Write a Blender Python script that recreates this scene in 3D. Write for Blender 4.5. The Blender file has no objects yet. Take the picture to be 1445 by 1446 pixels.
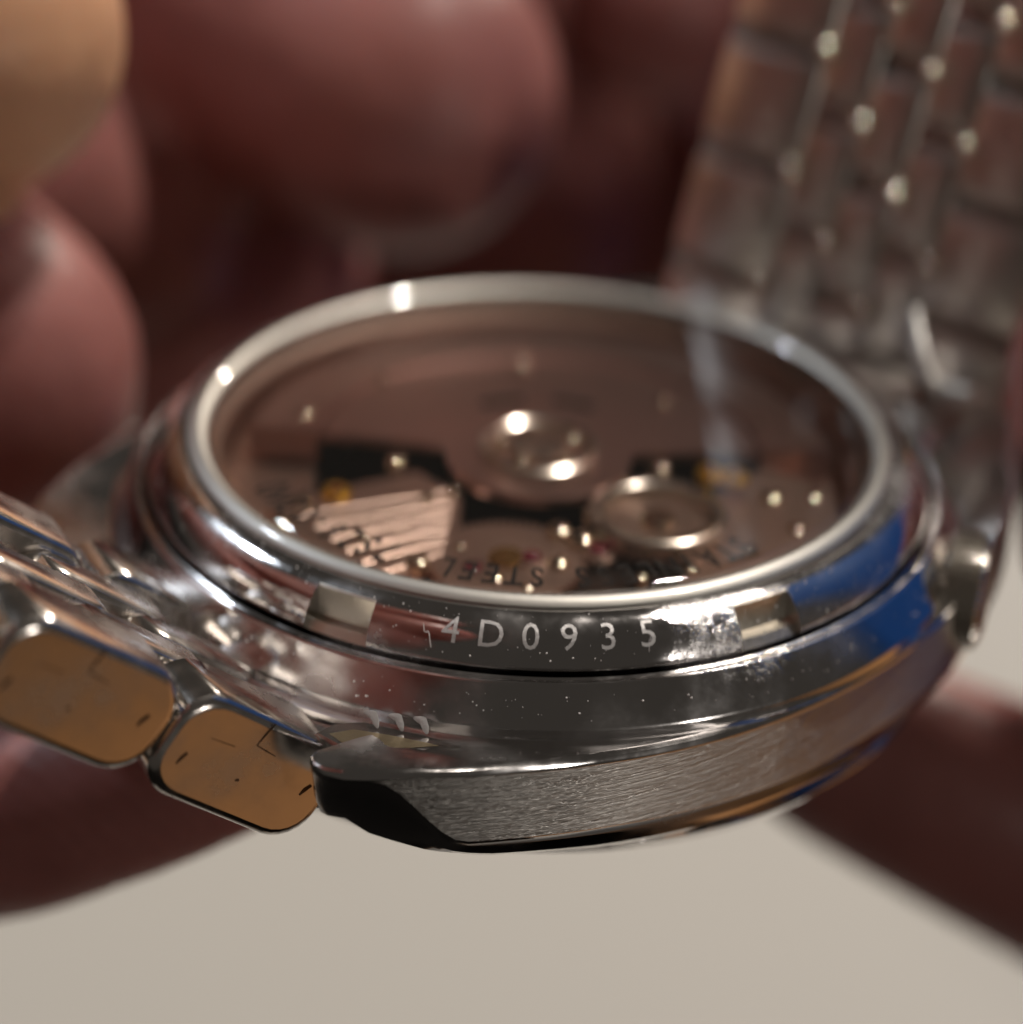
import bpy, bmesh, math, random
from mathutils import Vector, Matrix
random.seed(7)
S = bpy.context.scene
C = S.collection
R = math.radians
MM = 0.001

# ------------------------------------------------------------------ frame of the tilted, hand-held watch
TILT = 25.0                       # the watch is held tilted towards the viewer
H = 260.0                          # mm above the table
WORLD = Matrix.Translation((0, 0, H*MM)) @ Matrix.Rotation(R(-TILT), 4, 'X')

def aimcam(e, D, f, roll, cx, cy):
    e = R(e)
    pos = Vector((0, -D*math.cos(e), D*math.sin(e)))
    o = -pos.normalized(); rt = o.cross(Vector((0, 0, 1))).normalized(); up = rt.cross(o)
    c, s = math.cos(roll), math.sin(roll)
    r2 = c*rt + s*up; u2 = -s*rt + c*up
    fw = (o - (cx-722.5)/f*r2 + (cy-723)/f*u2).normalized()
    r3 = fw.cross(u2).normalized(); u3 = r3.cross(fw)
    return pos, fw, r3, u3, f
CAM = aimcam(26.7074, 120.0, 3609.88, 0.04323, 762.51, 595.15)

def at_z(px, py, z):
    pos, fw, r, u, f = CAM
    d = fw + (px-722.5)/f*r - (py-723)/f*u
    return pos + d*((z-pos.z)/d.z)

def at_depth(px, py, dep):
    pos, fw, r, u, f = CAM
    return pos + (fw + (px-722.5)/f*r - (py-723)/f*u)*dep

# ------------------------------------------------------------------ camera
cd = bpy.data.cameras.new('camera'); cam = bpy.data.objects.new('camera', cd); C.objects.link(cam); S.camera = cam
pos, fw, rr, uu, ff = CAM
m = Matrix.Identity(4)
for i, v in enumerate((rr, uu, -fw)):
    for k in range(3): m[k][i] = v[k]
m.translation = pos*MM
cam.matrix_world = WORLD @ m
cd.sensor_width = 36; cd.sensor_fit = 'HORIZONTAL'; cd.lens = 36*ff/1445
cd.clip_start = 0.01; cd.clip_end = 30
cd.dof.use_dof = True; cd.dof.focus_distance = 0.1035; cd.dof.aperture_fstop = 16.5; cd.dof.aperture_ratio = 1.35

# ------------------------------------------------------------------ light: a dim warm room and its lamps
w = bpy.data.worlds.new('World'); S.world = w; w.use_nodes = True
w.node_tree.nodes['Background'].inputs[0].default_value = (1.0, .88, .76, 1)
w.node_tree.nodes['Background'].inputs[1].default_value = 0.041
def lamp(direction, dist, radius, watts, col):
    l = bpy.data.lights.new('lamp', 'POINT'); l.energy = watts; l.shadow_soft_size = radius; l.color = col
    o = bpy.data.objects.new('lamp', l); C.objects.link(o)
    o.location = WORLD @ (Vector(direction).normalized()*dist)
    return o
lamp((.30, .20, .90), 1.1, .022, 22, (1, .91, .82))
lamp((.36, .14, .90), 1.1, .022, 20, (1, .91, .82))
lamp((-.607, .346, .717), .9, .03, 7, (.80, .89, 1))
lamp((.42, .80, .52), 1.2, .03, 22, (1, .88, .76))
lamp((.52, -.60, .06), 1.0, .02, 4.5, (1, .93, .86))
S.view_settings.view_transform = 'Standard'; S.view_settings.look = 'None'; S.view_settings.gamma = 1
S.view_settings.exposure = 0.0
S.cycles.use_denoising = True
S.cycles.max_bounces = 10; S.cycles.glossy_bounces = 6; S.cycles.transparent_max_bounces = 12
S.cycles.sample_clamp_indirect = 4; S.cycles.blur_glossy = .2

# ------------------------------------------------------------------ materials
def mat(name, base, rough=.5, metal=0, **kw):
    m = bpy.data.materials.new(name); m.use_nodes = True
    b = m.node_tree.nodes['Principled BSDF']
    b.inputs['Base Color'].default_value = (*base, 1); b.inputs['Roughness'].default_value = rough; b.inputs['Metallic'].default_value = metal
    for k, v in kw.items(): b.inputs[k.replace('_', ' ')].default_value = v
    return m
def nodes(m): return m.node_tree.nodes, m.node_tree.links, m.node_tree.nodes['Principled BSDF']
def noise(m, scale, detail=4, vec=None, rough=.5):
    n, l, b = nodes(m); t = n.new('ShaderNodeTexNoise'); t.inputs['Scale'].default_value = scale; t.inputs['Detail'].default_value = detail; t.inputs['Roughness'].default_value = rough
    if vec is None:
        tc = n.new('ShaderNodeTexCoord'); vec = tc.outputs['Object']
    l.new(vec, t.inputs['Vector']); return t.outputs['Fac']
def ramp(m, fac, stops):
    n, l, b = nodes(m); r = n.new('ShaderNodeValToRGB'); l.new(fac, r.inputs[0])
    e = r.color_ramp.elements
    while len(e) < len(stops): e.new(.5)
    for q, (p, c) in zip(e, stops): q.position = p; q.color = (*c, 1) if len(c) == 3 else c
    return r.outputs[0]
def bump(m, fac, dist, strength=1.0, chain=None):
    n, l, b = nodes(m); k = n.new('ShaderNodeBump'); k.inputs['Distance'].default_value = dist; k.inputs['Strength'].default_value = strength
    l.new(fac, k.inputs['Height'])
    if chain is not None: l.new(chain, k.inputs['Normal'])
    l.new(k.outputs[0], b.inputs['Normal']); return k.outputs[0]

def polished(name, base=(.72, .70, .68), rough=.05, smudge=.22):
    m = mat(name, base, rough, 1); n, l, b = nodes(m)
    sm = noise(m, 170, 5, rough=.6)
    fine = noise(m, 2600, 3)
    mr = n.new('ShaderNodeMapRange'); mr.inputs[1].default_value = .42; mr.inputs[2].default_value = .68; mr.inputs[3].default_value = rough; mr.inputs[4].default_value = rough+smudge
    l.new(sm, mr.inputs[0]); l.new(mr.outputs[0], b.inputs['Roughness'])
    c = bump(m, fine, .0000012)
    mpp = n.new('ShaderNodeMapping'); mpp.inputs['Rotation'].default_value = (.3, .2, .7); mpp.inputs['Scale'].default_value = (60, 1500, 400)
    tcc = n.new('ShaderNodeTexCoord'); l.new(tcc.outputs['Object'], mpp.inputs[0])
    c = bump(m, noise(m, 1, 2, mpp.outputs[0]), .000002, 1, c)
    bump(m, sm, .00001, .5, c)
    return m
STEEL = polished('polished_steel', (.72, .70, .69), .045, .30)
# a greasy, crusted smear beside the last digit of the number
n, l, b = nodes(STEEL)
tc = n.new('ShaderNodeTexCoord'); last = b.inputs['Normal'].links[0].from_socket
total = None
for px, py, rad in ((1010, 885, 3.1), (955, 880, 2.0), (1085, 905, 2.2), (700, 1005, 1.6)):
    dn = n.new('ShaderNodeVectorMath'); dn.operation = 'DISTANCE'; l.new(tc.outputs['Object'], dn.inputs[0]); dn.inputs[1].default_value = at_z(px, py, -1.5)*MM
    mr = n.new('ShaderNodeMapRange'); mr.inputs[1].default_value = rad*MM; mr.inputs[2].default_value = 0; mr.inputs[3].default_value = 0; mr.inputs[4].default_value = 1; l.new(dn.outputs['Value'], mr.inputs[0])
    if total is None: total = mr.outputs[0]
    else:
        mx_ = n.new('ShaderNodeMath'); mx_.operation = 'MAXIMUM'; l.new(total, mx_.inputs[0]); l.new(mr.outputs[0], mx_.inputs[1]); total = mx_.outputs[0]
crust = ramp(STEEL, noise(STEEL, 1500, 5, rough=.65), [(.42, (0, 0, 0)), (.62, (1, 1, 1))])
mul = n.new('ShaderNodeMath'); mul.operation = 'MULTIPLY'; l.new(total, mul.inputs[0]); l.new(crust, mul.inputs[1])
bump(STEEL, mul.outputs[0], .00006, 1, last)
STEEL_LINK = polished('link_steel', (.66, .63, .60), .07, .15)
LINKSIDE = polished('worn_link_steel', (.70, .66, .62), .10, .22)
n, l, b = nodes(LINKSIDE)
tc = n.new('ShaderNodeTexCoord'); mp = n.new('ShaderNodeMapping'); mp.inputs['Scale'].default_value = (180, 2500, 2200); l.new(tc.outputs['Object'], mp.inputs[0])
bump(LINKSIDE, noise(LINKSIDE, 1, 3, mp.outputs[0]), .000006, 1, b.inputs['Normal'].links[0].from_socket)
STEEL_BACK = mat('bracelet_back_steel', (.53, .50, .46), .34, 1, Coat_Weight=.9, Coat_Roughness=.06)
bump(STEEL_BACK, noise(STEEL_BACK, 700, 3), .000006)

BRUSH = mat('brushed_steel', (.56, .54, .51), .3, 1)
n, l, b = nodes(BRUSH)
uv = n.new('ShaderNodeUVMap'); uv.uv_map = 'brush'
mp = n.new('ShaderNodeMapping'); mp.inputs['Rotation'].default_value = (0, 0, R(9)); mp.inputs['Scale'].default_value = (.35, 8, 1)
l.new(uv.outputs[0], mp.inputs[0])
st = noise(BRUSH, 1.0, 3, mp.outputs[0], .7)
mp2 = n.new('ShaderNodeMapping'); mp2.inputs['Rotation'].default_value = (0, 0, R(6)); mp2.inputs['Scale'].default_value = (.25, 5, 1)
l.new(uv.outputs[0], mp2.inputs[0])
st2 = noise(BRUSH, 1.0, 5, mp2.outputs[0], .6)
l.new(ramp(BRUSH, st, [(.3, (.24, .24, .24)), (.7, (.50, .50, .50))]), b.inputs['Roughness'])
cc = bump(BRUSH, st, .00011, 1); bump(BRUSH, st2, .00003, .8, cc)
b.inputs['Anisotropic'].default_value = .93; b.inputs['Anisotropic Rotation'].default_value = .25
tg = n.new('ShaderNodeTangent'); tg.direction_type = 'UV_MAP'; tg.uv_map = 'brush'; l.new(tg.outputs[0], b.inputs['Tangent'])

SATIN = mat('satin_ring', (.46, .445, .41), .5, 1, Coat_Weight=1.0, Coat_Roughness=.04)
bump(SATIN, noise(SATIN, 3000, 3), .000004)
ETCH = mat('etched_steel', (.55, .54, .53), .5, .75); bump(ETCH, noise(ETCH, 9000, 3), .00002)
NOTCH = mat('machined_notch', (.66, .61, .52), .32, 1); bump(NOTCH, noise(NOTCH, 3500, 3), .00002)
CROWNM = mat('crown_steel', (.74, .69, .62), .22, 1); bump(CROWNM, noise(CROWNM, 3000, 3), .00001)
WEAR = mat('wear_grime', (.10, .065, .045), .4, .8)
DARK = mat('dark_recess', (.02, .018, .016), .5, .5)
GOLDEN = mat('tarnished_metal', (.42, .34, .22), .35, 1); bump(GOLDEN, noise(GOLDEN, 2500, 5), .00004)
BLACKPRINT = mat('black_print', (.012, .01, .01), .5)
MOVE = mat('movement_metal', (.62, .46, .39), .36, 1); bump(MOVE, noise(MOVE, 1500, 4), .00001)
MOVED = mat('dark_movement_metal', (.07, .052, .045), .35, .8); bump(MOVED, noise(MOVED, 1200, 4), .00002)  # near-black metal of the main plate and barrel bridge
ROTOR = mat('rotor_metal', (.66, .47, .43), .30, 1)
n, l, b = nodes(ROTOR)
tc = n.new('ShaderNodeTexCoord'); mp = n.new('ShaderNodeMapping'); mp.inputs['Scale'].default_value = (60, 2500, 60); l.new(tc.outputs['Object'], mp.inputs[0])
bump(ROTOR, noise(ROTOR, 1, 4, mp.outputs[0]), .000006)
RIM = mat('wheel_rim_steel', (.85, .78, .70), .24, 1)
BRASS = mat('brass', (.70, .46, .16), .25, 1)
GOLD = mat('gold_jewel_setting', (.95, .60, .08), .32, 1)
RUBY = mat('ruby_jewel', (.14, .01, .025), .08, 0, Coat_Weight=1.0)
BRIGHT = mat('bright_screw_steel', (.90, .80, .64), .10, 1)
DUST = mat('dust', (.75, .72, .70), .6)

GLASS = bpy.data.materials.new('crystal_glass'); GLASS.use_nodes = True
nt = GLASS.node_tree; nt.nodes.clear()
o = nt.nodes.new('ShaderNodeOutputMaterial'); mx = nt.nodes.new('ShaderNodeMixShader'); tr = nt.nodes.new('ShaderNodeBsdfTransparent'); gl = nt.nodes.new('ShaderNodeBsdfGlossy')
fr = nt.nodes.new('ShaderNodeFresnel'); fr.inputs[0].default_value = 1.62
mt = nt.nodes.new('ShaderNodeMath'); mt.operation = 'MULTIPLY'; mt.inputs[1].default_value = 1.9; mt.use_clamp = True
tr.inputs[0].default_value = (.95, .93, .91, 1); gl.inputs['Roughness'].default_value = .025
nt.links.new(fr.outputs[0], mt.inputs[0]); nt.links.new(mt.outputs[0], mx.inputs[0]); nt.links.new(tr.outputs[0], mx.inputs[1]); nt.links.new(gl.outputs[0], mx.inputs[2]); nt.links.new(mx.outputs[0], o.inputs[0])

def skin_mat(name, c1, c2):
    m = mat(name, c1, .42, 0); n, l, b = nodes(m)
    l.new(ramp(m, noise(m, 70, 6, rough=.6), [(.3, c1), (.7, c2)]), b.inputs['Base Color'])
    b.inputs['Specular IOR Level'].default_value = .25; b.inputs['Subsurface Weight'].default_value = .35; b.inputs['Subsurface Radius'].default_value = (1, .3, .18); b.inputs['Subsurface Scale'].default_value = .0025
    n_, l_, b_ = nodes(m)
    wv = n_.new('ShaderNodeTexWave'); wv.inputs['Scale'].default_value = 420; wv.inputs['Distortion'].default_value = 3; wv.inputs['Detail'].default_value = 3; wv.bands_direction = 'DIAGONAL'
    tc = n_.new('ShaderNodeTexCoord'); l_.new(tc.outputs['Object'], wv.inputs[0])
    c = bump(m, wv.outputs['Fac'], .000012)
    bump(m, noise(m, 260, 5), .0006, .5, c)
    return m
LIT_SKIN = skin_mat('warm_lit_skin', (.50, .27, .155), (.60, .34, .20))  # same skin, with the warm light on the thumb put into its colour
SKIN = skin_mat('skin', (.24, .092, .082), (.34, .145, .128))

PAPER = mat('beige_sheet', (.50, .475, .425), .7)
bump(PAPER, noise(PAPER, 900, 5), .00008)
WOOD = mat('brown_wood', (.38, .15, .04), .4)
n, l, b = nodes(WOOD)
tc = n.new('ShaderNodeTexCoord'); mp = n.new('ShaderNodeMapping'); mp.inputs['Scale'].default_value = (4, 60, 4); l.new(tc.outputs['Object'], mp.inputs[0])
l.new(ramp(WOOD, noise(WOOD, 1, 6, mp.outputs[0], .6), [(.3, (.34, .155, .055)), (.7, (.56, .29, .12))]), b.inputs['Base Color'])
FLOOR = mat('dark_floor', (.012, .010, .009), .8); bump(FLOOR, noise(FLOOR, 20, 5), .004)
BLUE = mat('blue_card', (.010, .16, .62), .45)
bump(BLUE, noise(BLUE, 300, 4), .0001)

# ------------------------------------------------------------------ mesh helpers (mm in, metres out)
def obj(name, me, mats, parent=None, mw=None, sharp=38):
    o = bpy.data.objects.new(name, me); C.objects.link(o)
    for q in (mats if isinstance(mats, (list, tuple)) else [mats]):
        if q.name not in [k.name for k in me.materials if k]: me.materials.append(q)
    if parent is not None: o.parent = parent
    if mw is not None: o.matrix_local = mw
    return o
def mk(name, verts, faces, mats, parent=None, sharp=38, smooth=True, mi=None):
    me = bpy.data.meshes.new(name)
    me.from_pydata([Vector(v)*MM for v in verts], [], faces); me.update()
    if smooth:
        me.shade_smooth(); me.set_sharp_from_angle(angle=R(sharp))
    if mi is not None:
        for p in me.polygons: p.material_index = mi[p.index]
    return obj(name, me, mats, parent)
def loft(rings, closed=True, cap0=False, cap1=False):
    n = len(rings[0]); v = [p for r in rings for p in r]; f = []
    for a in range(len(rings)-1):
        for i in range(n if closed else n-1):
            j = (i+1) % n
            f.append((a*n+i, a*n+j, (a+1)*n+j, (a+1)*n+i))
    if cap0: f.append(tuple(reversed(range(n))))
    if cap1: f.append(tuple((len(rings)-1)*n+i for i in range(n)))
    return v, f
def revolve(name, prof, mats, parent=None, N=192, centre=(0, 0, 0), cap0=False, cap1=False, sharp=38):
    cx, cy, cz = centre
    rings = [[(cx+r*math.cos(t*2*math.pi/N), cy+r*math.sin(t*2*math.pi/N), cz+z) for t in range(N)] for r, z in prof]
    v, f = loft(rings, True, cap0, cap1)
    f = [tuple(reversed(q)) for q in f]
    return mk(name, v, f, mats, parent, sharp)
def fixn(o):
    bm = bmesh.new(); bm.from_mesh(o.data); bmesh.ops.recalc_face_normals(bm, faces=bm.faces); bm.to_mesh(o.data); bm.free(); o.data.update(); return o
def smooth(a, b, x):
    t = max(0, min(1, (x-a)/(b-a))); return t*t*(3-2*t)
def text_mesh(s, size, off=.012):
    cu = bpy.data.curves.new('t', 'FONT'); cu.body = s; cu.size = size; cu.align_x = 'CENTER'; cu.align_y = 'CENTER'; cu.resolution_u = 3
    cu.offset = size*off
    o = bpy.data.objects.new('t', cu); C.objects.link(o)
    dg = bpy.context.evaluated_depsgraph_get(); me = bpy.data.meshes.new_from_object(o.evaluated_get(dg))
    C.objects.unlink(o); bpy.data.objects.remove(o)
    bm = bmesh.new(); bm.from_mesh(me)
    bmesh.ops.triangulate(bm, faces=bm.faces[:])
    for it in range(3):
        el = [e for e in bm.edges if e.calc_length() > size*.14]
        if el: bmesh.ops.subdivide_edges(bm, edges=el, cuts=1, use_grid_fill=False); bmesh.ops.triangulate(bm, faces=[f for f in bm.faces if len(f.verts) > 3])
    bm.verts.index_update()
    vs = [tuple(v.co) for v in bm.verts]; fs = [tuple(v.index for v in f.verts) for f in bm.faces]; bm.free()
    return vs, fs
def thing(name, label, cat, group=None, world=True):
    o = bpy.data.objects.new(name, None); C.objects.link(o); o.empty_display_size = .01
    if world: o.matrix_world = WORLD
    o['label'] = label; o['category'] = cat
    if group: o['group'] = group
    return o

# ------------------------------------------------------------------ the table
def slab(name, poly, z0, z1, m):
    v = [(x, y, z0) for x, y in poly]+[(x, y, z1-1.5) for x, y in poly]
    cx = sum(p[0] for p in poly)/len(poly); cy = sum(p[1] for p in poly)/len(poly)
    n = len(poly); v += [(x-(x-cx)*.004, y-(y-cy)*.004, z1) for x, y in poly]
    f = [tuple(reversed(range(n))), tuple(range(2*n, 3*n))]+[(k*n+i, k*n+(i+1) % n, (k+1)*n+(i+1) % n, (k+1)*n+i) for k in (0, 1) for i in range(n)]
    return mk(name, v, f, m, smooth=False)
def flat(name, x0, x1, y0, y1, z0, z1, m, bev=.6):
    bm = bmesh.new()
    for z in (z0, z1):
        for x, y in ((x0, y0), (x1, y0), (x1, y1), (x0, y1)): bm.verts.new((x*MM, y*MM, z*MM))
    bm.verts.ensure_lookup_table(); v = bm.verts
    for q in ((3, 2, 1, 0), (4, 5, 6, 7), (0, 1, 5, 4), (1, 2, 6, 5), (2, 3, 7, 6), (3, 0, 4, 7)): bm.faces.new([v[i] for i in q])
    bmesh.ops.bevel(bm, geom=bm.edges[:], offset=bev*MM, segments=2, affect='EDGES', profile=.7)
    me = bpy.data.meshes.new(name); bm.to_mesh(me); bm.free()
    return obj(name, me, m)
t = flat('floor', -6000, 6000, -6000, 6000, -760, -740, FLOOR, 3); t['kind'] = 'structure'
t = slab('table', [(-520, -150), (260, -150), (520, -1150), (1900, -1150), (1900, 1100), (-520, 1100)], -30, 0, WOOD); t['kind'] = 'structure'
t = flat('place_mat', -420, 112, -140, 800, .3, 2, PAPER, .6)
t['label'] = 'plain beige mat lying out of focus beneath the held watch'; t['category'] = 'mat'
t = flat('storage_box', 140, 240, 10, 135, .3, 430, BLUE, 4)
t['label'] = 'tall blue box whose colour shows mirrored in the steel rings'; t['category'] = 'box'
t.rotation_euler.z = 0

# ------------------------------------------------------------------ the watch
AX = R(47)                         # direction of the six o'clock end (plan)
def uv2(u, v): return (u*math.cos(AX)+v*math.sin(AX), u*math.sin(AX)-v*math.cos(AX))
watch = thing('wristwatch', 'polished steel wristwatch held face down showing its glass case back and steel bracelet', 'watch')

# --- case: plan outline quarter in lug axes
def bez(p, t):
    a = [Vector(q) for q in p]
    while len(a) > 1: a = [a[i].lerp(a[i+1], t) for i in range(len(a)-1)]
    return a[0]
quarter = []                       # (u, v, circle angle from v axis 90..0, f, kind)
NB = 44
B = [(0, 19.9), (8.0, 19.9), (15.5, 17.6), (22.0, 12.2)]
for i in range(NB):
    f = i/(NB-1); p = bez(B, f); a = math.degrees(math.atan2(p.y, p.x))
    quarter.append((p.x, p.y, 90-(90-33)*min(1, (90-a)/(90-28.5)), f, 0))
tip = [(22.7, 11.5), (23.15, 10.8), (23.2, 10.2), (22.9, 9.7), (22.4, 9.5)]
for i, p in enumerate(tip): quarter.append((*p, 33-.25*(i+1), 1.0, 1))
for i in range(7):
    u = 21.6-(21.6-18.5)*i/6; quarter.append((u, 9.5, 31.5-(31.5-27.3)*i/6, 1.0, 2))
a0 = math.degrees(math.atan2(9.5, 18.5)); r0 = math.hypot(9.5, 18.5)
for i in range(1, 24):
    a = a0*(1-i/24); quarter.append((r0*math.cos(R(a)), r0*math.sin(R(a)), a, 1.0, 3))
full = []
for q in quarter: full.append(q)                                              # +v +u  (v axis -> u axis)
full.append((r0, 0, 0, 1.0, 3))
for q in reversed(quarter[1:]): full.append((q[0], -q[1], -q[2], q[3], q[4]))
full.append((0, -19.9, -90, 0, 0))
for q in quarter[1:]: full.append((-q[0], -q[1], q[2]-180 if False else -180+q[2], q[3], q[4]))
full.append((-r0, 0, 180, 1.0, 3))
for q in reversed(quarter[1:]): full.append((-q[0], q[1], 180-q[2], q[3], q[4]))
NP = len(full)
def nrm(i):
    p = full[(i-1) % NP]; q = full[(i+1) % NP]; d = Vector((q[0]-p[0], q[1]-p[1])); d.normalize(); return Vector((-d.y, d.x)) # outward (clockwise list)
def ring_c(r, z): return [(*uv2(r*math.cos(R(q[2])), r*math.sin(R(q[2]))), z) for q in full]
def ring_o(ins, zf):
    out = []
    for i, q in enumerate(full):
        k = 1-.62*smooth(.65, 1, q[3]) if q[4] == 0 else .38
        nn = nrm(i); out.append((*uv2(q[0]-nn.x*ins*k, q[1]-nn.y*ins*k), zf(q)))
    return out
def interp(x, xs, ys):
    if x <= xs[0]: return ys[0]
    for a, b2, c, d in zip(xs, xs[1:], ys, ys[1:]):
        if x <= b2: return c+(d-c)*(x-a)/(b2-a)
    return ys[-1]
def ztop(q): return interp(math.hypot(q[0], q[1]), (19.9, 20.9, 22, 23.2, 24.7), (-4.62, -4.3, -3.95, -3.7, -3.45))
def zsplit(q): return ztop(q)-.42-(3.1*(1-smooth(.84, 1.0, q[3])) if q[4] == 0 else 0)
def zbot(q):
    if q[4] == 0: return interp(q[3], (0, .4, .6, .8, .9, 1), (-9.9, -9.6, -9.1, -8.4, -7.7, -6.6))
    if q[4] == 1: return -5.9
    return -6.4 if q[4] == 2 else -9.0
rings = [ring_c(18.55, -3.4), ring_c(18.44, -2.6), ring_c(18.50, -2.42), ring_c(18.6, -2.36), ring_c(18.70, -2.42), ring_c(18.74, -2.52), ring_c(18.84, -2.5), ring_c(18.88, -2.40), ring_c(18.96, -2.38), ring_c(19.03, -2.42), ring_c(19.08, -2.49), ring_c(20.02, -3.92), ring_c(20.06, -4.0), ring_c(20.08, -4.08), ring_c(20.09, -4.40), ring_c(20.12, -4.46), ring_c(20.2, -4.47), ring_o(.42, lambda q: ztop(q)),
         ring_o(.32, lambda q: ztop(q)), ring_o(.10, lambda q: ztop(q)-.06), ring_o(.02, lambda q: ztop(q)-.22), ring_o(0, lambda q: ztop(q)-.3), ring_o(0, lambda q: ztop(q)-.36),
         ring_o(0, lambda q: zsplit(q)+.04), ring_o(0, zsplit), ring_o(.10, lambda q: zsplit(q)-.15), ring_o(.30, lambda q: zsplit(q)*.66+zbot(q)*.34), ring_o(.42, lambda q: zsplit(q)*.3+zbot(q)*.7), ring_o(.95, lambda q: zbot(q)), ring_o(2.4, lambda q: zbot(q)-.25),
         ring_c(19.3, -10.35), ring_c(18.6, -11.2), ring_c(16.0, -11.6)]
KF = len(rings)-11
v, f = loft(rings, True, False, True)
mi = []
for k in range(len(rings)-1):
    for i in range(NP): mi.append(1 if (k in (KF,) and full[i][4] == 0 and full[(i+1) % NP][4] == 0) else 0)
mi.append(0)
me = bpy.data.meshes.new('case'); me.from_pydata([Vector(p)*MM for p in v], [], f); me.update()
me.materials.append(STEEL); me.materials.append(BRUSH)
for p in me.polygons: p.material_index = mi[p.index]
ul = me.uv_layers.new(name='brush')
arc = [0]
for i in range(1, NP+1):
    p, q = full[i-1], full[i % NP]; arc.append(arc[-1]+math.hypot(p[0]-q[0], p[1]-q[1]))
for p in me.polygons:
    loops = list(p.loop_indices); idx = [me.loops[li].vertex_index for li in loops]
    cols = [q % NP for q in idx]; wrap = (max(cols)-min(cols) > 5 and len(cols) == 4)
    for li, vi, c in zip(loops, idx, cols):
        ul.data[li].uv = (arc[c+NP if (wrap and c == 0 and c+NP <= NP) else c], me.vertices[vi].co.z*1000)
case = obj('case', me, [], watch); fixn(case)
case.data.shade_smooth(); case.data.set_sharp_from_angle(angle=R(30))

# --- case back: convex polished ring with six wrench notches, finer profile
BP = [(15.6, -.55), (16.35, -.42), (16.55, -.36), (16.9, -.40), (17.25, -.56), (17.6, -.82), (17.85, -1.08), (18.05, -1.36), (18.22, -1.66), (18.34, -1.96), (18.38, -2.08), (18.36, -2.2), (18.2, -2.34), (18.2, -3.2)]
def back_pt(th, s, lift=0):
    acc = 0
    for (r1, z1), (r2, z2) in zip(BP[2:11], BP[3:12]):
        L = math.hypot(r2-r1, z2-z1)
        if s <= acc+L or (r1, z1) == BP[10]:
            k = (s-acc)/L; nx, nz = -(z2-z1)/L, (r2-r1)/L
            r = r1+(r2-r1)*k+nx*lift; z = z1+(z2-z1)*k+nz*lift
            return (r*math.cos(th), r*math.sin(th), z)
        acc += L
notch_c = [math.degrees(math.atan2(*reversed(at_z(*p, -1.5)[:2]))) for p in ((480, 872), (1088, 882))]
print('notches', notch_c)
NC = [notch_c[0], notch_c[1]]+[notch_c[1]+60*k for k in (1, 2, 3)]+[notch_c[0]-60]
HWN = 4.6
angs = set(i*.75 for i in range(480))
for c in NC:
    for e in (-HWN-.12, -HWN, HWN, HWN+.12): angs.add((c+e) % 360)
angs = sorted(angs)
def innotch(a): return any(abs((a-c+180) % 360-180) <= HWN+.01 for c in NC)
rings = []
for k, (r, z) in enumerate(BP):
    ring = []
    for a in angs:
        r2, z2 = r, z
        if innotch(a) and 5 <= k <= 12:
            if k == 5: r2, z2 = 17.35, -.64
            elif k == 6: r2, z2 = 17.37, -1.9
            else: r2, z2 = min(17.40+(k-7)*.16, 18.2), -1.95-(k-7)*.02
            if k >= 11: r2, z2 = 18.2, -2.34
        ring.append((r2*math.cos(R(a)), r2*math.sin(R(a)), z2))
    rings.append(ring)
v, f = loft(rings); NA = len(angs)
nmi = [1 if (4 <= q[0]//NA <= 11 and innotch(angs[q[0] % NA]) and innotch(angs[q[1] % NA])) else 0 for q in f]
back = mk('case_back', v, [tuple(reversed(q)) for q in f], [STEEL, NOTCH], watch, 32, mi=nmi); fixn(back)

# --- raised bezel around the crystal, crystal, inner wall
revolve('crystal_bezel', [(15.5, -1.2), (15.44, -.40), (15.50, -.28), (15.62, -.17), (15.78, -.06), (15.9, .0), (16.0, .0), (16.3, -.12), (16.45, -.28), (16.46, -.6)], SATIN, watch, 256)
cr = revolve('crystal', [(15.45, -.4), (15.4, -.14), (15.28, -.04), (15.1, .0), (14.9, -.01), (.01, -.05)], GLASS, watch, 192)
if cr.data.polygons[0].normal.z < 0: cr.data.flip_normals()
revolve('inner_wall', [(15.48, -1.1), (14.9, -1.3), (14.7, -2.0), (14.68, -4.6)], MOVE, watch, 128)

# --- serial number on the slope: one mesh per character
def place_char(ch, px, py, size, s0):
    p = at_z(px, py, -1.45); th0 = math.atan2(p.y, p.x)
    vs, fs = text_mesh(ch, size, .0)
    top = [back_pt(th0+x/18.0, s0-y, .035) for x, y, z in vs]
    return mk('serial_character', top, fs, ETCH, watch, smooth=False)
for ch, px, py in (('4', 636, 905), ('D', 692, 913), ('0', 749, 915), ('9', 803, 912), ('3', 857, 909), ('5', 911, 903)):
    place_char(ch, px, py, 1.62, 1.42).data.materials[0] = ETCH

# --- words printed under the rim of the crystal (tops outwards)
def rim_text(s, th_mid, r, size, z, step):
    L = len(s)
    for i, ch in enumerate(s):
        if ch == ' ': continue
        th = R(th_mid)-(i-(L-1)/2)*step/r
        vs, fs = text_mesh(ch, size, .02)
        pts = []
        for x, y, zz in vs:
            a = th-x/r; rad = r+y*1.75; pts.append((rad*math.cos(a), rad*math.sin(a), z))
        mk('rim_letter', pts, fs, BLACKPRINT, watch, smooth=False)
rim_text('STAINLESS STEEL', -77, 13.55, 1.3, -.5, .97)
rim_text('7S26-03W0', -134, 13.55, 1.3, -.5, .97)

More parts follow.
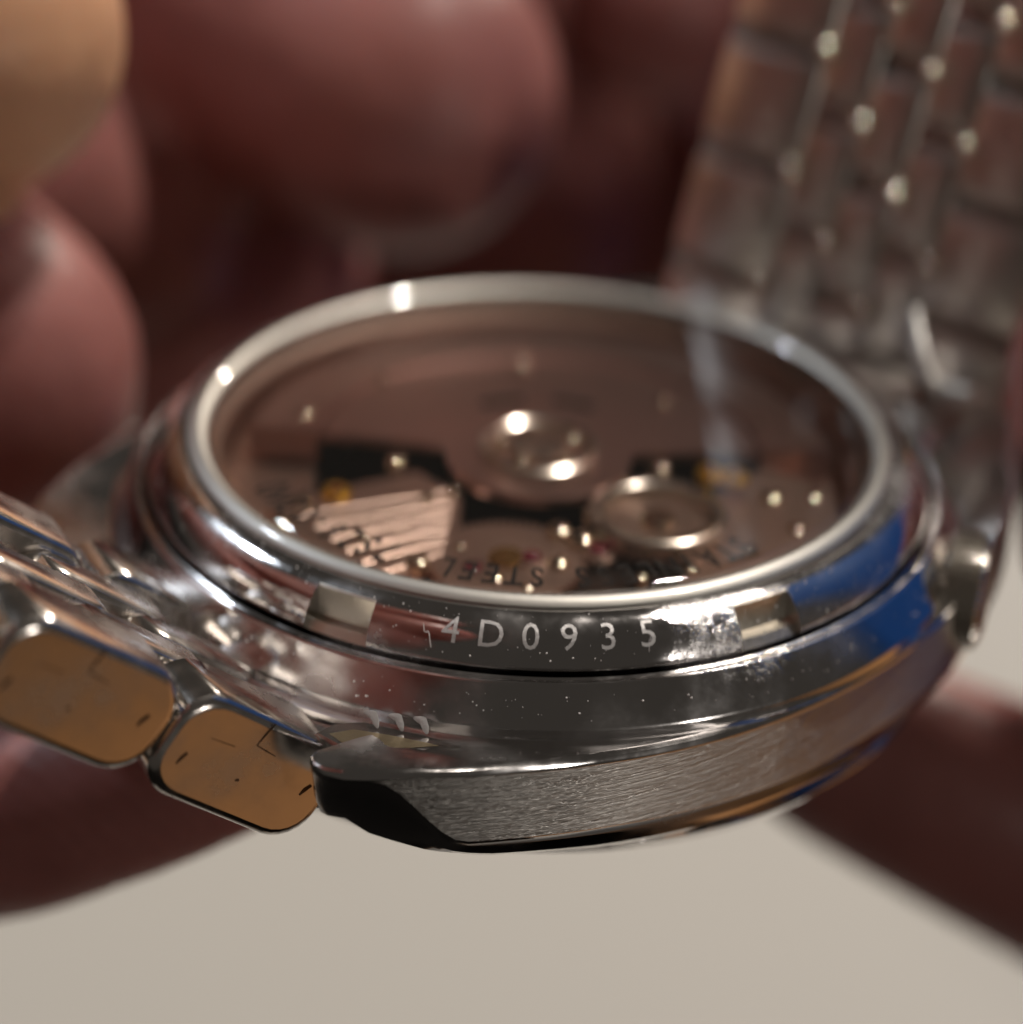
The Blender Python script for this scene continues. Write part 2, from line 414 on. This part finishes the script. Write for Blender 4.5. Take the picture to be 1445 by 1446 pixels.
# --- the movement
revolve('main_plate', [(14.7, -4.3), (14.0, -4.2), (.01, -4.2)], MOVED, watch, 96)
hub = at_z(768, 640, -1.7); HX, HY = hub.x*.6, hub.y*.6
def disc(name, c, r, z, h, m, parent=watch, n=48, bev=.08, hole=0):
    pr = [(hole if hole else .01, z), (r-bev, z), (r, z-bev), (r, z-h)]
    if hole: pr = [(hole, z-h), (hole, z-bev*.5), (hole+bev*.5, z)]+pr[1:]
    return revolve(name, pr, m, parent, n, (c[0], c[1], 0))
revolve('movement_ring', [(10.6, -4.2), (10.65, -3.5), (14.7, -3.45)], MOVE, watch, 96)
# rotor: half disc with heavy rim
def sector(name, r0, r1, a0, a1, z, h, m, parent, c=(0, 0), n=60, bev=.1):
    rings = []
    for i in range(n+1):
        a = R(a0+(a1-a0)*i/n); ca, sa = math.cos(a), math.sin(a)
        rings.append([(c[0]+r*ca, c[1]+r*sa, zz) for r, zz in ((r0, z-h), (r0, z-bev), (r0+bev, z), (r1-bev, z), (r1, z-bev), (r1, z-h))])
    v, f = loft(rings, True, True, True); o = mk(name, v, f, m, parent); return fixn(o)
rot = sector('rotor', 2.2, 10.6, 7, 173, -1.75, .35, ROTOR, watch)
sector('rotor_weight', 10.65, 13.9, 6, 174, -1.55, 1.6, ROTOR, rot)
for a0, a1 in ((64, 84), (98, 120)):
    sector('rotor_slot', 5.5, 6.1, a0, a1, -1.72, .1, DARK, rot, bev=.02, n=14)
disc('rotor_hub', (0, 0), 4.4, -1.62, .5, ROTOR, rot, 72)
revolve('bearing_ring', [(2.9, -1.62), (2.85, -1.3), (2.6, -1.15), (2.35, -1.3), (2.3, -1.62)], RIM, rot, 72)
disc('bearing_cap', (0, 0), 1.35, -1.15, .5, RIM, rot, 40)
for k in range(5):
    a = R(72*k+30)
    bm = bmesh.new(); bmesh.ops.create_uvsphere(bm, u_segments=14, v_segments=9, radius=.38*MM, matrix=Matrix.Translation(Vector((1.85*math.cos(a), 1.85*math.sin(a), -1.4))*MM))
    me = bpy.data.meshes.new('bearing_ball'); bm.to_mesh(me); bm.free(); me.shade_smooth(); obj('bearing_ball', me, BRIGHT, rot)
def prism(name, pts, z, h, m, parent=watch, bev=.12):
    cx = sum(p[0] for p in pts)/len(pts); cy = sum(p[1] for p in pts)/len(pts)
    def ins(d): return [(x-(x-cx)/max(math.hypot(x-cx, y-cy), .01)*d, y-(y-cy)/max(math.hypot(x-cx, y-cy), .01)*d) for x, y in pts]
    rings = [[(x, y, z-h) for x, y in pts], [(x, y, z-bev) for x, y in pts], [(x, y, z) for x, y in ins(bev)]]
    v, f = loft(rings, True, True, True); return fixn(mk(name, v, f, m, parent))
def pxy(px, py, z): p = at_z(px, py, z); return (p.x, p.y)
def gear(name, c, r, z, h, m, teeth, parent=watch):
    pts = []
    for k in range(teeth*4):
        a = 2*math.pi*k/(teeth*4); q = r if k % 4 in (0, 1) else r*.92
        pts.append((c[0]+q*math.cos(a), c[1]+q*math.sin(a)))
    g = prism(name, pts, z, h, m, parent, .05)
    return g
# striped bridge at the front left
bz = -2.5
br = prism('striped_bridge', [pxy(*p, bz) for p in ((375, 715), (470, 690), (590, 665), (655, 700), (650, 745), (600, 800), (520, 812), (430, 770))], bz, .9, MOVE)
for k in range(6):
    a = Vector((*pxy(420+k*22, 722+k*17, bz+.02), bz)); b2 = Vector((*pxy(640-k*4, 690+k*17, bz+.02), bz)); d = (b2-a)
    side = Vector((-d.y, d.x, 0)).normalized()
    rings = []
    for i in range(2):
        base = a+d*i
        rings.append([tuple(base+side*s_+Vector((0, 0, z_))) for s_, z_ in ((-.36, .0), (-.30, .04), (0, .05), (.30, .04), (.36, .0))])
    v, f = loft(rings, False); o = mk('stripe_ridge', v, f, MOVE, br, 80); fixn(o)
rb = prism('balance_bridge', [pxy(*p, bz) for p in ((1010, 690), (1080, 660), (1150, 680), (1190, 735), (1130, 790), (1040, 815), (960, 820), (985, 770))], bz, .9, MOVE)
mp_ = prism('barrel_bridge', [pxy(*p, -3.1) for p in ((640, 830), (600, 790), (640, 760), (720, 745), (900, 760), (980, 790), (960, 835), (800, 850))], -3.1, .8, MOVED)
g = gear('train_wheel', pxy(715, 790, -2.6), 3.6, -2.6, .3, MOVE, 60); disc('wheel_hub', pxy(715, 790, -2.6), .8, -2.35, .4, BRASS, g)
g = gear('ratchet_wheel', pxy(930, 735, -2.3), 3.5, -2.35, .4, MOVE, 48)
c = pxy(930, 728, -2.0)
revolve('balance_rim', [(3.25, -.45), (3.2, .1), (3.05, .25), (2.8, .3), (2.55, .22), (2.42, .05), (2.4, -.45)], RIM, g, 72, (c[0], c[1], -1.95))
disc('wheel_screw', c, .85, -1.95, .4, BRIGHT, g, 32, .2)
def ball(name, p, r, m, parent=watch):
    bm = bmesh.new(); bmesh.ops.create_uvsphere(bm, u_segments=16, v_segments=10, radius=r*MM, matrix=Matrix.Translation(Vector(p)*MM) @ Matrix.Diagonal((1, 1, .6, 1)))
    me = bpy.data.meshes.new(name); bm.to_mesh(me); bm.free(); me.shade_smooth(); return obj(name, me, m, parent)
for px, py, z in ((1003, 664, -1.55), (1038, 668, -1.55), (475, 690, -2.2)):
    c = pxy(px, py, z); s_ = disc('jewel_setting', c, .72, z, .4, GOLD, watch, 24, .15, .25); ball('jewel', (*c, z-.1), .28, RUBY, s_)
for px, py, z in ((750, 785, -2.4), (668, 800, -2.6), (845, 775, -2.5)):
    c = pxy(px, py, z); s_ = disc('jewel_setting', c, .95, z, .4, MOVE, watch, 28, .2, .45); ball('jewel', (*c, z-.1), .5, RUBY, s_)
def screw_and_glint(px, py, z, r):  # movement screws, plus small bright domes added to catch glints
    c = pxy(px, py, z); s_ = revolve('screw_and_glint', [(.01, z+r*.22), (r*.35, z+r*.19), (r*.7, z+r*.08), (r*.92, z-r*.08), (r, z-r*.25), (r, z-.5)], BRIGHT, watch, 28, (c[0], c[1], 0))
    a = random.uniform(0, 3); d = Vector((math.cos(a), math.sin(a))); e = Vector((-d.y, d.x))
    q = [Vector(c)+d*r*.8*i+e*r*.13*j for i, j in ((-1, -1), (1, -1), (1, 1), (-1, 1))]
    mk('screw_slot', [(*p, z+r*.225) for p in q], [(0, 1, 2, 3)], DARK, s_, smooth=False)
for a in ((790, 745, -2.2, .62), (822, 757, -2.2, .7), (840, 722, -2.0, .6), (932, 658, -2.2, .55), (885, 678, -2.0, .4), (425, 705, -2.3, .6), (395, 735, -2.3, .5), (560, 648, -2.2, .5), (1090, 700, -2.3, .6), (1060, 775, -2.3, .5), (590, 790, -2.3, .55), (1125, 745, -2.4, .5), (788, 792, -2.4, .5), (700, 815, -2.6, .45), (430, 585, -1.5, .4), (733, 512, -1.5, .42), (540, 535, -1.5, .3), (938, 562, -1.5, .38), (605, 700, -2.3, .35), (515, 760, -2.4, .35), (640, 690, -2.2, .3), (1070, 600, -1.6, .4), (1100, 640, -2.0, .35), (1150, 700, -2.3, .35), (975, 800, -2.3, .35), (905, 812, -2.4, .35), (745, 830, -2.6, .35), (650, 770, -2.5, .3)): screw_and_glint(*a)

# --- crown at four o'clock, knurled
ca = R(-15); cdir = Vector((math.cos(ca), math.sin(ca), 0)); cs = Vector((-math.sin(ca), math.cos(ca), 0)); cup = Vector((0, 0, 1)); cc0 = cdir*18.7+Vector((0, 0, -5.0))
NT = 46; rings = []
for d, r, kn in ((0, 1.6, 0), (.9, 1.6, 0), (.95, 2.4, 0), (1.1, 2.65, 1), (2.6, 2.65, 1), (2.8, 2.4, 0), (2.95, 1.9, 0), (2.9, 1.6, 0)):
    ring = []
    for k in range(NT*4):
        a = 2*math.pi*k/(NT*4); q = r-(.16 if kn and k % 4 in (2, 3) else 0)
        ring.append(tuple(cc0+cdir*d+cs*q*math.cos(a)+cup*q*math.sin(a)))
    rings.append(ring)
v, f = loft(rings, True, True, True); fixn(mk('crown', v, f, CROWNM, watch, 30))

# --- golden edged recess on the back of the near lug, three raised ticks modelled after small reflections above it
pts = [(442, 1034), (470, 1020), (510, 1017), (560, 1027), (610, 1040), (655, 1055), (600, 1062), (540, 1062), (480, 1056)]
lz = -4.05
lr = prism('lug_plate', [(q.x, q.y) for q in (at_z(*p, lz) for p in pts)], lz, .7, STEEL_LINK, watch, .18)
pts2 = [(465, 1036), (500, 1030), (550, 1038), (600, 1048), (620, 1053), (580, 1056), (520, 1056), (485, 1050)]
mk('recess_floor', [tuple(at_z(*p, lz+.01)) for p in pts2], [tuple(reversed(range(8)))], GOLDEN, lr, smooth=False)
for px in (525, 560, 595):
    a = at_z(px-9, 1006+(px-525)*.12, -3.5); b_ = at_z(px+3, 1010+(px-525)*.12, -3.55); c_ = at_z(px+8, 1026+(px-525)*.12, -3.9)
    bm = bmesh.new(); rings = []
    for k, (p, r) in enumerate(((a, .06), (a.lerp(b_, .6), .13), (b_, .16), (b_.lerp(c_, .5), .15), (c_, .07))):
        rings.append([tuple(p+Vector((math.cos(t*.785)*r, math.sin(t*.785)*r*.6, math.sin(t*.785)*r))) for t in range(8)])
    v, f = loft(rings, True, True, True); fixn(mk('reflection_tick', v, f, ETCH, watch))

rings = []
LB = [at_depth(*p) for p in ((1292, 452, 131), (1300, 490, 130), (1310, 528, 129), (1322, 545, 129), (1350, 553, 128), (1380, 560, 127))]
for i, p in enumerate(LB):
    q = LB[min(i+1, len(LB)-1)]-LB[max(i-1, 0)]; q.normalize(); e1 = q.cross(Vector((0, .89, -.45))).normalized(); e2 = q.cross(e1)
    rings.append([tuple(p+e1*.45*math.cos(a*math.pi/5)+e2*.85*math.sin(a*math.pi/5)) for a in range(10)])
v, f = loft(rings, True, True, True); fixn(mk('lug_bevel', v, f, SATIN, watch, 60))
# --- dust specks on the polished steel: real grains
bm = bmesh.new()
for k in range(520):
    th = R(random.uniform(-165, -5)); s_ = random.uniform(.05, 2.6); p = Vector(back_pt(th, min(s_, 2.35), .0))
    if k % 3 == 0:
        q = random.random(); rad = 18.95+q*1.05; p = Vector((rad*math.cos(th), rad*math.sin(th), -2.42-1.25*q))
    r = random.choice((.012, .018, .018, .028, .045))
    bmesh.ops.create_icosphere(bm, subdivisions=1, radius=r*MM, matrix=Matrix.Translation(p*MM))
me = bpy.data.meshes.new('dust_specks'); bm.to_mesh(me); bm.free(); o = obj('dust_specks', me, DUST, watch); o['kind'] = 'stuff'

# a few hair-thin fibres lying on the rings
for px, py, L in ((592, 880, .9), (975, 965, .6)):
    a = at_z(px, py, 0); th = math.atan2(a.y, a.x); s0 = 1.7; ph = random.uniform(0, 3); cv = []
    for k in range(7):
        q = k/6-.5; cv.append(Vector(back_pt(th+L*q*math.cos(ph)/18, min(2.3, max(.1, s0+L*q*math.sin(ph)+.15*math.sin(k*1.3))), .03)))
    rr_ = []
    for k, p in enumerate(cv):
        d = (cv[min(k+1, 6)]-cv[max(k-1, 0)]).normalized(); e1 = d.cross(Vector((0, 0, 1))).normalized(); e2 = d.cross(e1)
        rr_.append([tuple(p+(e1*math.cos(a_*2.1)+e2*math.sin(a_*2.1))*.012) for a_ in range(3)])
    v, f = loft(rr_, True, True, True); mk('lint_fibre', v, f, DUST, watch)
# --- bracelet links
def rrect(L, T, rc, n=6):
    out = []
    for cx, cy, a0 in ((L/2-rc, T/2-rc, 0), (-L/2+rc, T/2-rc, 90), (-L/2+rc, -T/2+rc, 180), (L/2-rc, -T/2+rc, 270)):
        for i in range(n+1):
            a = R(a0+90*i/n); out.append((cx+rc*math.cos(a), cy+rc*math.sin(a)))
    return out
def link_mesh(name, L, T, W, rc, bev, crown=0):
    o = rrect(L, T, rc); rings = []
    def ring(wd, ins): return [(x*(1-2*ins/L), wd, y*(1-2*ins/T)) for x, y in o]
    for wd, ins in ((-W/2, bev*1.35), (-W/2, bev*1.2), (-W/2+bev*.3, bev*.45), (-W/2+bev, .0), (W/2-bev, .0), (W/2-bev*.3, bev*.45), (W/2, bev*1.2), (W/2, bev*1.35)): rings.append(ring(wd, ins))
    v, f = loft(rings, True, True, True)
    me = bpy.data.meshes.new(name); me.from_pydata([Vector(p)*MM for p in v], [], f); me.update()
    bm = bmesh.new(); bm.from_mesh(me); bmesh.ops.recalc_face_normals(bm, faces=bm.faces); bm.to_mesh(me); bm.free()
    me.shade_smooth(); me.set_sharp_from_angle(angle=R(35)); return me
def frame(p, d, w):
    d = d.normalized(); w = (w-d*w.dot(d)).normalized(); t_ = d.cross(w)
    m = Matrix.Identity(4)
    for i, v_ in enumerate((d, w, t_)):
        for k in range(3): m[k][i] = v_[k]
    m.translation = p*MM; return m
def bracelet(label, rows, wdir, P, T, cols, mats, meshes, extra=None):
    """rows: list of (near-side centre point, direction)"""
    pts = []
    br = None; wd = wdir.normalized()
    v = []; f = []
    for (p, d) in rows:
        e = p-d.normalized()*P*.5
        tot = sum(c[0] for c in cols)
        t_ = d.normalized().cross(wd)
        for k in range(2):
            for j in range(8):
                a = j*math.pi/4
                v.append(tuple(e+wd*(.35+k*(tot-.7))+(d.normalized()*math.cos(a)+t_*math.sin(a))*.45))
        b0 = len(v)-16
        for j in range(8): f.append((b0+j, b0+(j+1) % 8, b0+8+(j+1) % 8, b0+8+j))
    br = mk('bracelet', v, f, STEEL_BACK, watch); br['label'] = label; br['kind'] = 'thing' if False else br.get('kind', 'thing'); del br['kind']
    for ri, (p, d) in enumerate(rows):
        off = 0
        for ci, (W, stag, kind) in enumerate(cols):
            q = p+wd*(off+W/2)+d.normalized()*P*stag; off += W
            o = bpy.data.objects.new('outer_link' if kind == 0 else 'centre_link', meshes[(kind)]); C.objects.link(o); o.parent = br
            o.matrix_local = frame(q, d, wd)
    return br

# left bracelet: runs away to the left and up towards the wrist side
p1 = at_z(350, 1088, -4.6)
best = None
for i in range(400):
    z2 = -6+i*.03; q = at_z(112, 986, z2); az = math.degrees(math.atan2(q.y-p1.y, q.x-p1.x)) % 360
    if best is None or abs(az-(360-150)) < best[0]: best = (abs(az-210), q)
p2 = best[1]; d1 = p2-p1; P1 = d1.length; print('left bracelet pitch', P1, d1.normalized(), p1)
dh = Vector((d1.x, d1.y, 0)).normalized(); wl = Vector((-dh.y, dh.x, 0))
if wl.y < 0: wl = -wl
T1 = 4.7
lm0 = link_mesh('outer_link', P1*.985, T1, 3.6, 1.7, .3); lm1 = link_mesh('centre_link', P1*.93, T1*.82, 2.3, 1.7, .3)
for q in (lm0, lm1): q.materials.append(LINKSIDE)
rows = [(p1, d1), (p2, d1), (p2+d1*.99+Vector((0, 0, .3)), d1+Vector((0, 0, .5))), (p2+d1*1.97+Vector((0, 0, 1.0)), d1+Vector((0, 0, 1.5)))]
cols = [(3.6, 0, 0), (2.3, .5, 1), (2.3, 0, 1), (2.3, .5, 1), (3.6, 0, 0)]
b1 = bracelet('bracelet side links at the twelve o clock end, seen edge on', rows, wl, P1, T1, cols, None, (lm0, lm1))
# wear marks and pin ends on the near side faces
def side_mark(name, row, x0, z0, x1, z1, wd):
    p, d = row; M4 = frame(p, d, wl)
    a = Vector((x0, 0, -z0)); b_ = Vector((x1, 0, -z1)); dd = (b_-a).normalized(); nn = Vector((-dd.z, 0, dd.x))
    pts = [a-nn*wd*.4, (a+b_)/2-nn*wd, b_-nn*wd*.3, b_+nn*wd*.5, (a+b_)/2+nn*wd*.8, a+nn*wd]
    o = mk(name, [tuple(q+Vector((0, -.012, 0))) for q in pts], [tuple(range(6))], WEAR, b1, smooth=False); o.matrix_local = M4
for r_ in rows[:3]:
    side_mark('wear_mark', r_, .2, 2.25, .35, 1.1, .055); side_mark('wear_mark', r_, .35, 1.1, -.75, 1.0, .035)
    side_mark('wear_mark', r_, -3.1, .5, -2.9, -.1, .11); side_mark('wear_mark', r_, 3.0, -.3, 3.15, -.9, .09)
    side_mark('wear_mark', r_, 1.2, .7, 2.4, .62, .02); side_mark('wear_mark', r_, .1, -.5, .25, -.6, .07)
# right bracelet: stands up behind the case
wr = Vector((.885, -.465, 0)); dr = Vector((.17, .22, .96)).normalized(); P2 = 6.4; T2 = 3.2
rm0 = link_mesh('outer_link', P2*.955, T2, 5.75, .85, .16); rm1 = link_mesh('centre_link', P2*.93, T2*.9, 2.95, 1.0, .16)
for q in (rm0, rm1): q.materials.append(STEEL_BACK)
base = Vector((8.2, 25.6, 2.2))-dr*7.3; rows = []
for k in range(8):
    bend = Vector((.02*k, .05*k-.12, 0)); rows.append((base.copy(), (dr+bend).normalized())); base = base+(dr+bend).normalized()*P2
cols = [(5.6, 0, 0), (2.95, .5, 1), (2.95, 0, 1), (2.95, .5, 1), (5.6, 0, 0)]
def glint_beads(br, rows, wdir, P, T, cols):  # bright balls added at the link joints to catch glints
    wd = wdir.normalized()
    for ri, (p, d) in enumerate(rows):
        off = 0; d = d.normalized(); t_ = d.cross(wd).normalized()
        if t_.y > 0: t_ = -t_
        for ci, (W, stag, kind) in enumerate(cols[:-1]):
            off += W
            q = p+wd*off+d*P*(-.5 if ci % 2 == 0 else -.02)+t_*(T*.54)
            bm = bmesh.new(); bmesh.ops.create_uvsphere(bm, u_segments=12, v_segments=8, radius=.5*MM)
            me = bpy.data.meshes.new('glint_bead'); bm.to_mesh(me); bm.free(); me.shade_smooth()
            o = obj('glint_bead', me, BRIGHT, br); o.location = q*MM
b2 = bracelet('bracelet standing up blurred behind the case, inner side showing', rows, wr, P2, T2, cols, None, (rm0, rm1))
glint_beads(b2, rows, wr, P2, T2, cols)
o = bpy.data.objects.new('outer_link', link_mesh('outer_link', 7.0, 2.4, 15.5, .9, .4)); C.objects.link(o); o.parent = b2; o.data.materials.append(STEEL_BACK)
o.matrix_local = frame(Vector((14.2, 20.4, -4.2)), Vector((.35, .70, .25)), wr)
# end links joining each bracelet to the case between the lugs
def endlink(sign):
    pts = []
    for i in range(13):
        a = R(-24+48*i/12); pts.append(((21.0)*math.cos(a)*sign, 21.0*math.sin(a)))
    pts += [(22.0*sign, 8.0), (22.4*sign, 7.6), (23.2*sign, 3.8), (22.8*sign, 3.4), (22.8*sign, -3.4), (23.2*sign, -3.8), (22.4*sign, -7.6), (22.0*sign, -8.0)]
    q = [uv2(*p) for p in pts]
    return prism('end_link', q, -4.7, 2.0, STEEL_LINK, watch, .35)
endlink(1); endlink(-1)

# ------------------------------------------------------------------ hands: capsule chains fused into one skin
def capsule_chain(bm, chain, seg=20):
    """chain of (centre mm, radius mm): swept with round ends"""
    P = [c for c, r in chain]
    for k, (c, r) in enumerate(chain):
        bmesh.ops.create_uvsphere(bm, u_segments=20, v_segments=12, radius=r, matrix=Matrix.Translation(c))
        if k:
            c0, r0 = chain[k-1]; d = c-c0; L = d.length
            M = Matrix.Translation((c+c0)/2) @ d.to_track_quat('Z', 'Y').to_matrix().to_4x4()
            bmesh.ops.create_cone(bm, cap_ends=True, segments=24, radius1=r0, radius2=r, depth=L, matrix=M)
def hand(name, label, chains, extra=()):
    bm = bmesh.new()
    for ch in extra: capsule_chain(bm, [(Vector(c), r) for c, r in ch])
    for ch in chains:
        capsule_chain(bm, [(at_depth(px, py, dp), rp*dp/3610) for px, py, dp, rp in ch])
    bmesh.ops.scale(bm, vec=(MM, MM, MM), verts=bm.verts)
    me = bpy.data.meshes.new('hand_tmp'); bm.to_mesh(me); bm.free()
    o = bpy.data.objects.new('tmp', me); C.objects.link(o)
    rm = o.modifiers.new('r', 'REMESH'); rm.mode = 'VOXEL'; rm.voxel_size = .0013
    sm = o.modifiers.new('s', 'SMOOTH'); sm.iterations = 8; sm.factor = .6
    dg = bpy.context.evaluated_depsgraph_get(); me2 = bpy.data.meshes.new_from_object(o.evaluated_get(dg)); me2.name = name
    bpy.data.objects.remove(o)
    me2.shade_smooth(); o = obj(name, me2, [SKIN, LIT_SKIN]); o.matrix_world
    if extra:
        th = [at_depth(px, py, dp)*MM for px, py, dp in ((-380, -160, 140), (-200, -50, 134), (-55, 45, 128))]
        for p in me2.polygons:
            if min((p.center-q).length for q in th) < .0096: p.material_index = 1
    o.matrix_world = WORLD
    o['label'] = label; o['category'] = 'hand'
    return o
hand('hand', 'blurred hand behind the case, its fingers and thumb wrapped round both ends of the bracelet', [
    [(-900, 300, 175, 420), (-700, 100, 165, 380)],                                                    # palm
    [(-900, 500, 165, 330), (-700, 900, 150, 300)],
    [(-700, -100, 155, 300), (-380, -160, 140, 280), (-55, 45, 128, 240)],                             # thumb, its warm light painted into the skin colour
    [(-750, 0, 175, 260), (-100, -150, 172, 230), (300, -20, 165, 235), (565, 130, 158, 235)],         # index
    [(-800, 200, 160, 230), (-300, 290, 150, 225), (-45, 522, 138, 250)],                              # middle
    [(-700, 300, 185, 260), (100, 150, 185, 240), (330, 360, 178, 205), (250, 480, 172, 160)],                               # ring, in the shadow between
    [(-700, 900, 150, 260), (-300, 1150, 130, 200), (40, 1140, 121, 158), (230, 1110, 118, 122), (340, 1095, 117, 92)],  # little finger below the bracelet
    [(-800, 100, 205, 420), (100, 200, 205, 400), (640, 240, 205, 300)],
    [(200, -300, 190, 300), (620, -80, 192, 260)],
    [(-500, 150, 160, 300), (-80, 230, 158, 240), (170, 320, 164, 170)],
], extra=[[((-90, 30, 30), 16), ((-98, -10, 58), 20), ((-75, -48, 60), 23), ((-41, -64, 54), 23)], [((-90, 30, 30), 16), ((-100, -40, 20), 20), ((-80, -66, 24), 22), ((-53, -68, 24), 20)], [((-98, -10, 58), 20), ((-72, -36, 85), 22), ((-43, -46, 84), 20)]])
hand('hand', 'blurred dark red fingers gripping from the right, under the case and beside the crown', [
    [(2000, 900, 160, 420), (2000, 400, 165, 420)],
    [(1900, 1300, 150, 260), (1600, 1235, 145, 190), (1330, 1115, 142, 162), (1180, 1040, 142, 150)],   # below the case
    [(1900, 900, 140, 220), (1625, 760, 128, 190), (1570, 520, 128, 155)],                              # right edge
    [(1900, 300, 180, 300), (1500, -200, 190, 220), (1000, -160, 190, 200), (930, 0, 188, 150)],         # red fingertip behind the bracelet
    [(1900, 200, 225, 400), (1300, 150, 225, 380), (980, 280, 225, 330)],
])
